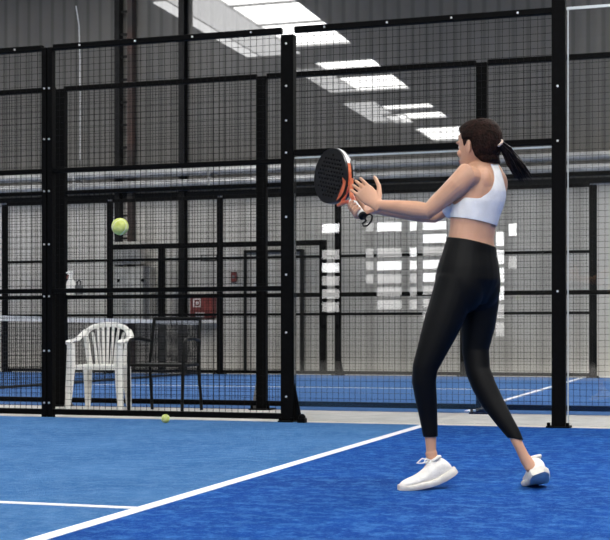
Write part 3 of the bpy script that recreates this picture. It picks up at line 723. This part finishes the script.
# shoes
def shoe(heel, ball, toe, side, nm, lab, wd=1.0):
    """heel, ball, toe: points on the underside of the sole; side: across the foot"""
    heel, ball, toe, side = V(heel), V(ball), V(toe), V(side).normalized()
    def path(t):       # 0 heel .. 1 toe
        if t < .5:
            k2 = t / .5; c = mixp(heel, ball, .8)
        c = mixp(ball, toe, -.55)
        return heel * (1 - t) ** 2 + (ball * 2 - heel * .25 - toe * .25 - ball * .5 + ball * .0) * 0 + c * 2 * t * (1 - t) + toe * t * t
    def fr(t):
        tg = (path(min(1, t + .02)) - path(max(0, t - .02))).normalized(); s_ = (side - tg * side.dot(tg)).normalized(); up = s_.cross(tg)
        if up.z < 0: up = -up
        return path(t), tg, s_, up
    st = [(0.0, .022), (.03, .031), (.10, .037), (.3, .037), (.45, .038), (.6, .043), (.75, .046), (.87, .041), (.95, .029), (1, .012)]
    top = [.068, .086, .102, .114, .106, .080, .060, .050, .040, .026]
    rings = []
    st = [(t, w * wd) for t, w in st]
    for (t, w), h in zip(st, top):
        p, tg, s_, up = fr(t); ring_ = []
        for j in range(20):
            a = 2 * math.pi * j / 20; ca, sa = math.cos(a), math.sin(a); z = .014 + (h - .014) * (.5 + .5 * sa)
            ww = w * .93 * (1 if sa < 0 else (1 - .38 * sa ** 2)) * (abs(ca) ** .75) * (1 if ca > 0 else -1)
            ring_.append(p + s_ * ww + up * z)
        rings.append(ring_)
    b = MB(); b.loft(rings); sh = b.build('sneaker', M['shoe'], person, smooth=True)
    if lab: sh['label'] = lab
    sd_ = sh.modifiers.new('s', 'SUBSURF'); sd_.levels = 1; sd_.render_levels = 2
    b = MB(); rings = []
    for (t, w) in st:
        p, tg, s_, up = fr(t); w2 = w * 1.04 + .003; hgt = .034 if t < .35 else (.028 if t < .8 else .022)
        if t == 0: p = p - tg * .008
        if t == 1: p = p + tg * .004
        rings.append([p + s_ * x + up * z for x, z in ((-w2 * .88, 0), (w2 * .88, 0), (w2, .010), (w2 * 1.0, hgt * .8), (w2 * .9, hgt), (-w2 * .9, hgt), (-w2, hgt * .8), (-w2, .010))])
    b.loft(rings); so = b.build('sole', M['sole'], sh, smooth=True)
    # collar round the ankle opening
    b = MB(); pts = []
    for j in range(17):
        a = 2 * math.pi * j / 16; t = .27 + .14 * math.cos(a); p, tg, s_, up = fr(max(0.02, t)); pts.append(p + s_ * (.027 * wd * math.sin(a)) + up * (.112 - .008 * abs(math.cos(a))))
    b.tube(pts, .0075, 8); b.build('collar', M['shoe'], sh, smooth=True)
    b = MB()
    for t, h in ((.42, .104), (.48, .097), (.54, .086), (.60, .078)):
        p, tg, s_, up = fr(t); b.tube([p + s_ * -.026 + up * (h - .018), p + up * (h + .001), p + s_ * .026 + up * (h - .018)], .0035, 6)
    p, tg, s_, up = fr(.41); c = p + up * .107
    for q in (1, -1): b.tube([c, c + tg * .03 + s_ * (.018 * q) + up * .018, c + tg * .055 + s_ * (.03 * q) + up * .004, c + tg * .03 + s_ * (.03 * q) - up * .004, c], .003, 6)
    b.build('laces', M['sock'], sh, smooth=True)
    return sh
gz = .004
def gp(px, py, z=gz):
    d = (CH - z) * F / (py - 335); return V(((px - 305) / F * d, d, z))
shoe(G(454.5, 474.5, 5.92), gp(424, 489), gp(399.5, 490), (.12, .99, .05), 'l', None)
shoe(G(539, 474.5, 5.80), gp(538, 486.5), gp(529, 484.2), (.97, .22, .1), 'r', None, 1.18)

# ------------------------------------------------------------------ racket
r = empty('padel_racket', butt)
def lrk(l, w, n=0): return RL_ * l + RW * w + RN * n
def outline(k_, seg=40):
    pts = []
    for j in range(seg):
        a = 2 * math.pi * j / seg; x = math.cos(a); y = math.sin(a)
        l = .312 + .142 * x; w = .128 * y * (1 + .06 * x) * (1 if x > -.3 else 1 - .18 * (-.3 - x))
        pts.append(((l - .312) * k_ + .312, w * k_))
    return pts
T = .019
b = MB(); rings = []
for k_, n_ in ((.0, 0),): pass
o = outline(.95)
b.loft([[lrk(l, w, -T * .96) for l, w in o], [lrk(l, w, T * .96) for l, w in o]])
face = b.build('face', M['rk'], r)
face['label'] = 'matt black face drilled with rows of holes'
hb = MB(); hole = MB()
for i in range(-5, 6):
    for j in range(-5, 6):
        l = .325 + i * .021; w = (j + (.5 if i % 2 else 0)) * .021
        if ((l - .318) / .105) ** 2 + (w / .098) ** 2 > 1: continue
        hb.tube([lrk(l, w, -.03), lrk(l, w, .03)], .0062, 10)
cut = hb.mesh('cut')
co = bpy.data.objects.new('cut', cut); COL.objects.link(co)
co.location = butt
bo = face.modifiers.new('holes', 'BOOLEAN'); bo.operation = 'DIFFERENCE'; bo.object = co; bo.solver = 'EXACT'
dg = bpy.context.evaluated_depsgraph_get(); dg.update()
nm = bpy.data.meshes.new_from_object(face.evaluated_get(dg)); face.modifiers.clear(); face.data = nm; bpy.data.objects.remove(co)
oo, oi = outline(1.0, 48), outline(.93, 48)
b = MB(); n_ = 48; c1, c2 = [], []
prof = [(oi, -T), (outline(.985, 48), -T), (oo, -T * .42), (oo, T * .42), (outline(.985, 48), T), (oi, T)]
vs = [lrk(*p_[j], z) for p_, z in prof for j in range(n_)]
def fcs(sel):
    fs = []
    for i in range(6):
        for j in range(n_):
            if not sel(j): continue
            a = i * n_ + j; b2 = i * n_ + (j + 1) % n_; c_ = ((i + 1) % 6) * n_ + (j + 1) % n_; d_ = ((i + 1) % 6) * n_ + j
            fs.append((a, b2, c_, d_))
    return fs
top_ = lambda j: abs(((j + 24) % 48) - 24 - 0) < 14 if False else True
# rim: dark strip with a white then orange band on its outer wall
mb = MB(); o_ = 0
mb.add(vs, fcs(lambda j: True))
fi = [(i, j) for i in range(6) for j in range(n_)]
mb.m = [0 if i not in (2,) else (1 if (j < 15) else (2 if j < 21 else 0)) for i, j in fi]
fm = mb.build('frame', [M['rk'], M['rimw'], M['orange']], r, smooth=True)
fm['label'] = 'black rim with white and orange outer edge'
b = MB()
for s in (1, -1):
    b.tube([lrk(.10, s * .010), lrk(.135, s * .018), lrk(.165, s * .045), lrk(.19, s * .075)], [.012, .011, .010, .009], 10, side=RN, flat=[.9] * 4)
b.tube([lrk(.172, -.05), lrk(.178, 0), lrk(.172, .05)], .009, 10); b.build('throat', M['orange'], r, smooth=True)['label'] = 'orange and black forked throat'
b = MB()
g0 = outline(.955, 48); sel = [p_ for p_ in g0 if p_[0] < .200]
sel.sort(key=lambda p_: p_[1])
for n0 in (-T * 1.0, T * .965):
    pts = [lrk(l, w, n0) for l, w in sel] + [lrk(.232, sel[-1][1] * .98, n0), lrk(.205, .03, n0), lrk(.195, sel[0][1] * .9, n0)]
    pts2 = [p_ + RN * .0008 for p_ in pts]; n_2 = len(pts)
    b.add(pts + pts2, [tuple(range(n_2)), tuple(range(n_2, 2 * n_2))] + [(i, (i + 1) % n_2, n_2 + (i + 1) % n_2, n_2 + i) for i in range(n_2)])
b.build('orange_panel', M['orange'], r)
b = MB(); b.tube([lrk(0, 0), lrk(.004, 0), lrk(.06, 0), lrk(.115, 0), lrk(.12, 0)], [.017, .0185, .0175, .017, .014], 14, side=RW, flat=[.85] * 5); b.build('grip', M['grip'], r, smooth=True)
b = MB(); b.tube([lrk(-.012, 0), lrk(-.008, 0), lrk(.004, 0)], [.014, .0195, .0195], 14); b.build('butt_cap', M['blkp'], r, smooth=True)
b = MB(); c = lrk(-.01, 0); X = V((1, 0, 0)); Z = V((0, 0, 1))
b.tube([c, c + X * .012 - Z * .018, c - X * .004 - Z * .030, c - X * .0 - Z * .042 + X * .0, c + X * .018 - Z * .040, c + X * .036 - Z * .018, c + X * .04 + Z * .004, c + X * .028 + Z * .012, c + X * .006 + Z * .004], .0062, 8, flat=[.7] * 9); b.build('wrist_strap', M['blkp'], r, smooth=True)
tag(r, 'black perforated padel racket with orange throat and white grip held by the woman', 'racket')

# ------------------------------------------------------------------ camera, world, view
cam = bpy.data.cameras.new('camera'); co = bpy.data.objects.new('camera', cam); COL.objects.link(co)
co.location = (0, 0, CH); co.rotation_euler = (math.pi / 2, 0, 0)
cam.sensor_fit = 'HORIZONTAL'; cam.sensor_width = 36; cam.lens = 36 * F / 610
cam.shift_x = 0; cam.shift_y = 65 / 610; cam.clip_start = .1; cam.clip_end = 200
cam.dof.use_dof = True; cam.dof.focus_distance = 6.3; cam.dof.aperture_fstop = 11
SC.camera = co
w = bpy.data.worlds.new('world'); SC.world = w; w.use_nodes = True
w.node_tree.nodes['Background'].inputs[0].default_value = (.5, .52, .55, 1); w.node_tree.nodes['Background'].inputs[1].default_value = .3
SC.view_settings.view_transform = 'Standard'; SC.view_settings.look = 'None'; SC.view_settings.gamma = 1
SC.view_settings.use_curve_mapping = False
SC.view_settings.exposure = 0.36
SC.cycles.use_denoising = True
SC.cycles.max_bounces = 8; SC.cycles.transparent_max_bounces = 24; SC.cycles.sample_clamp_indirect = 6
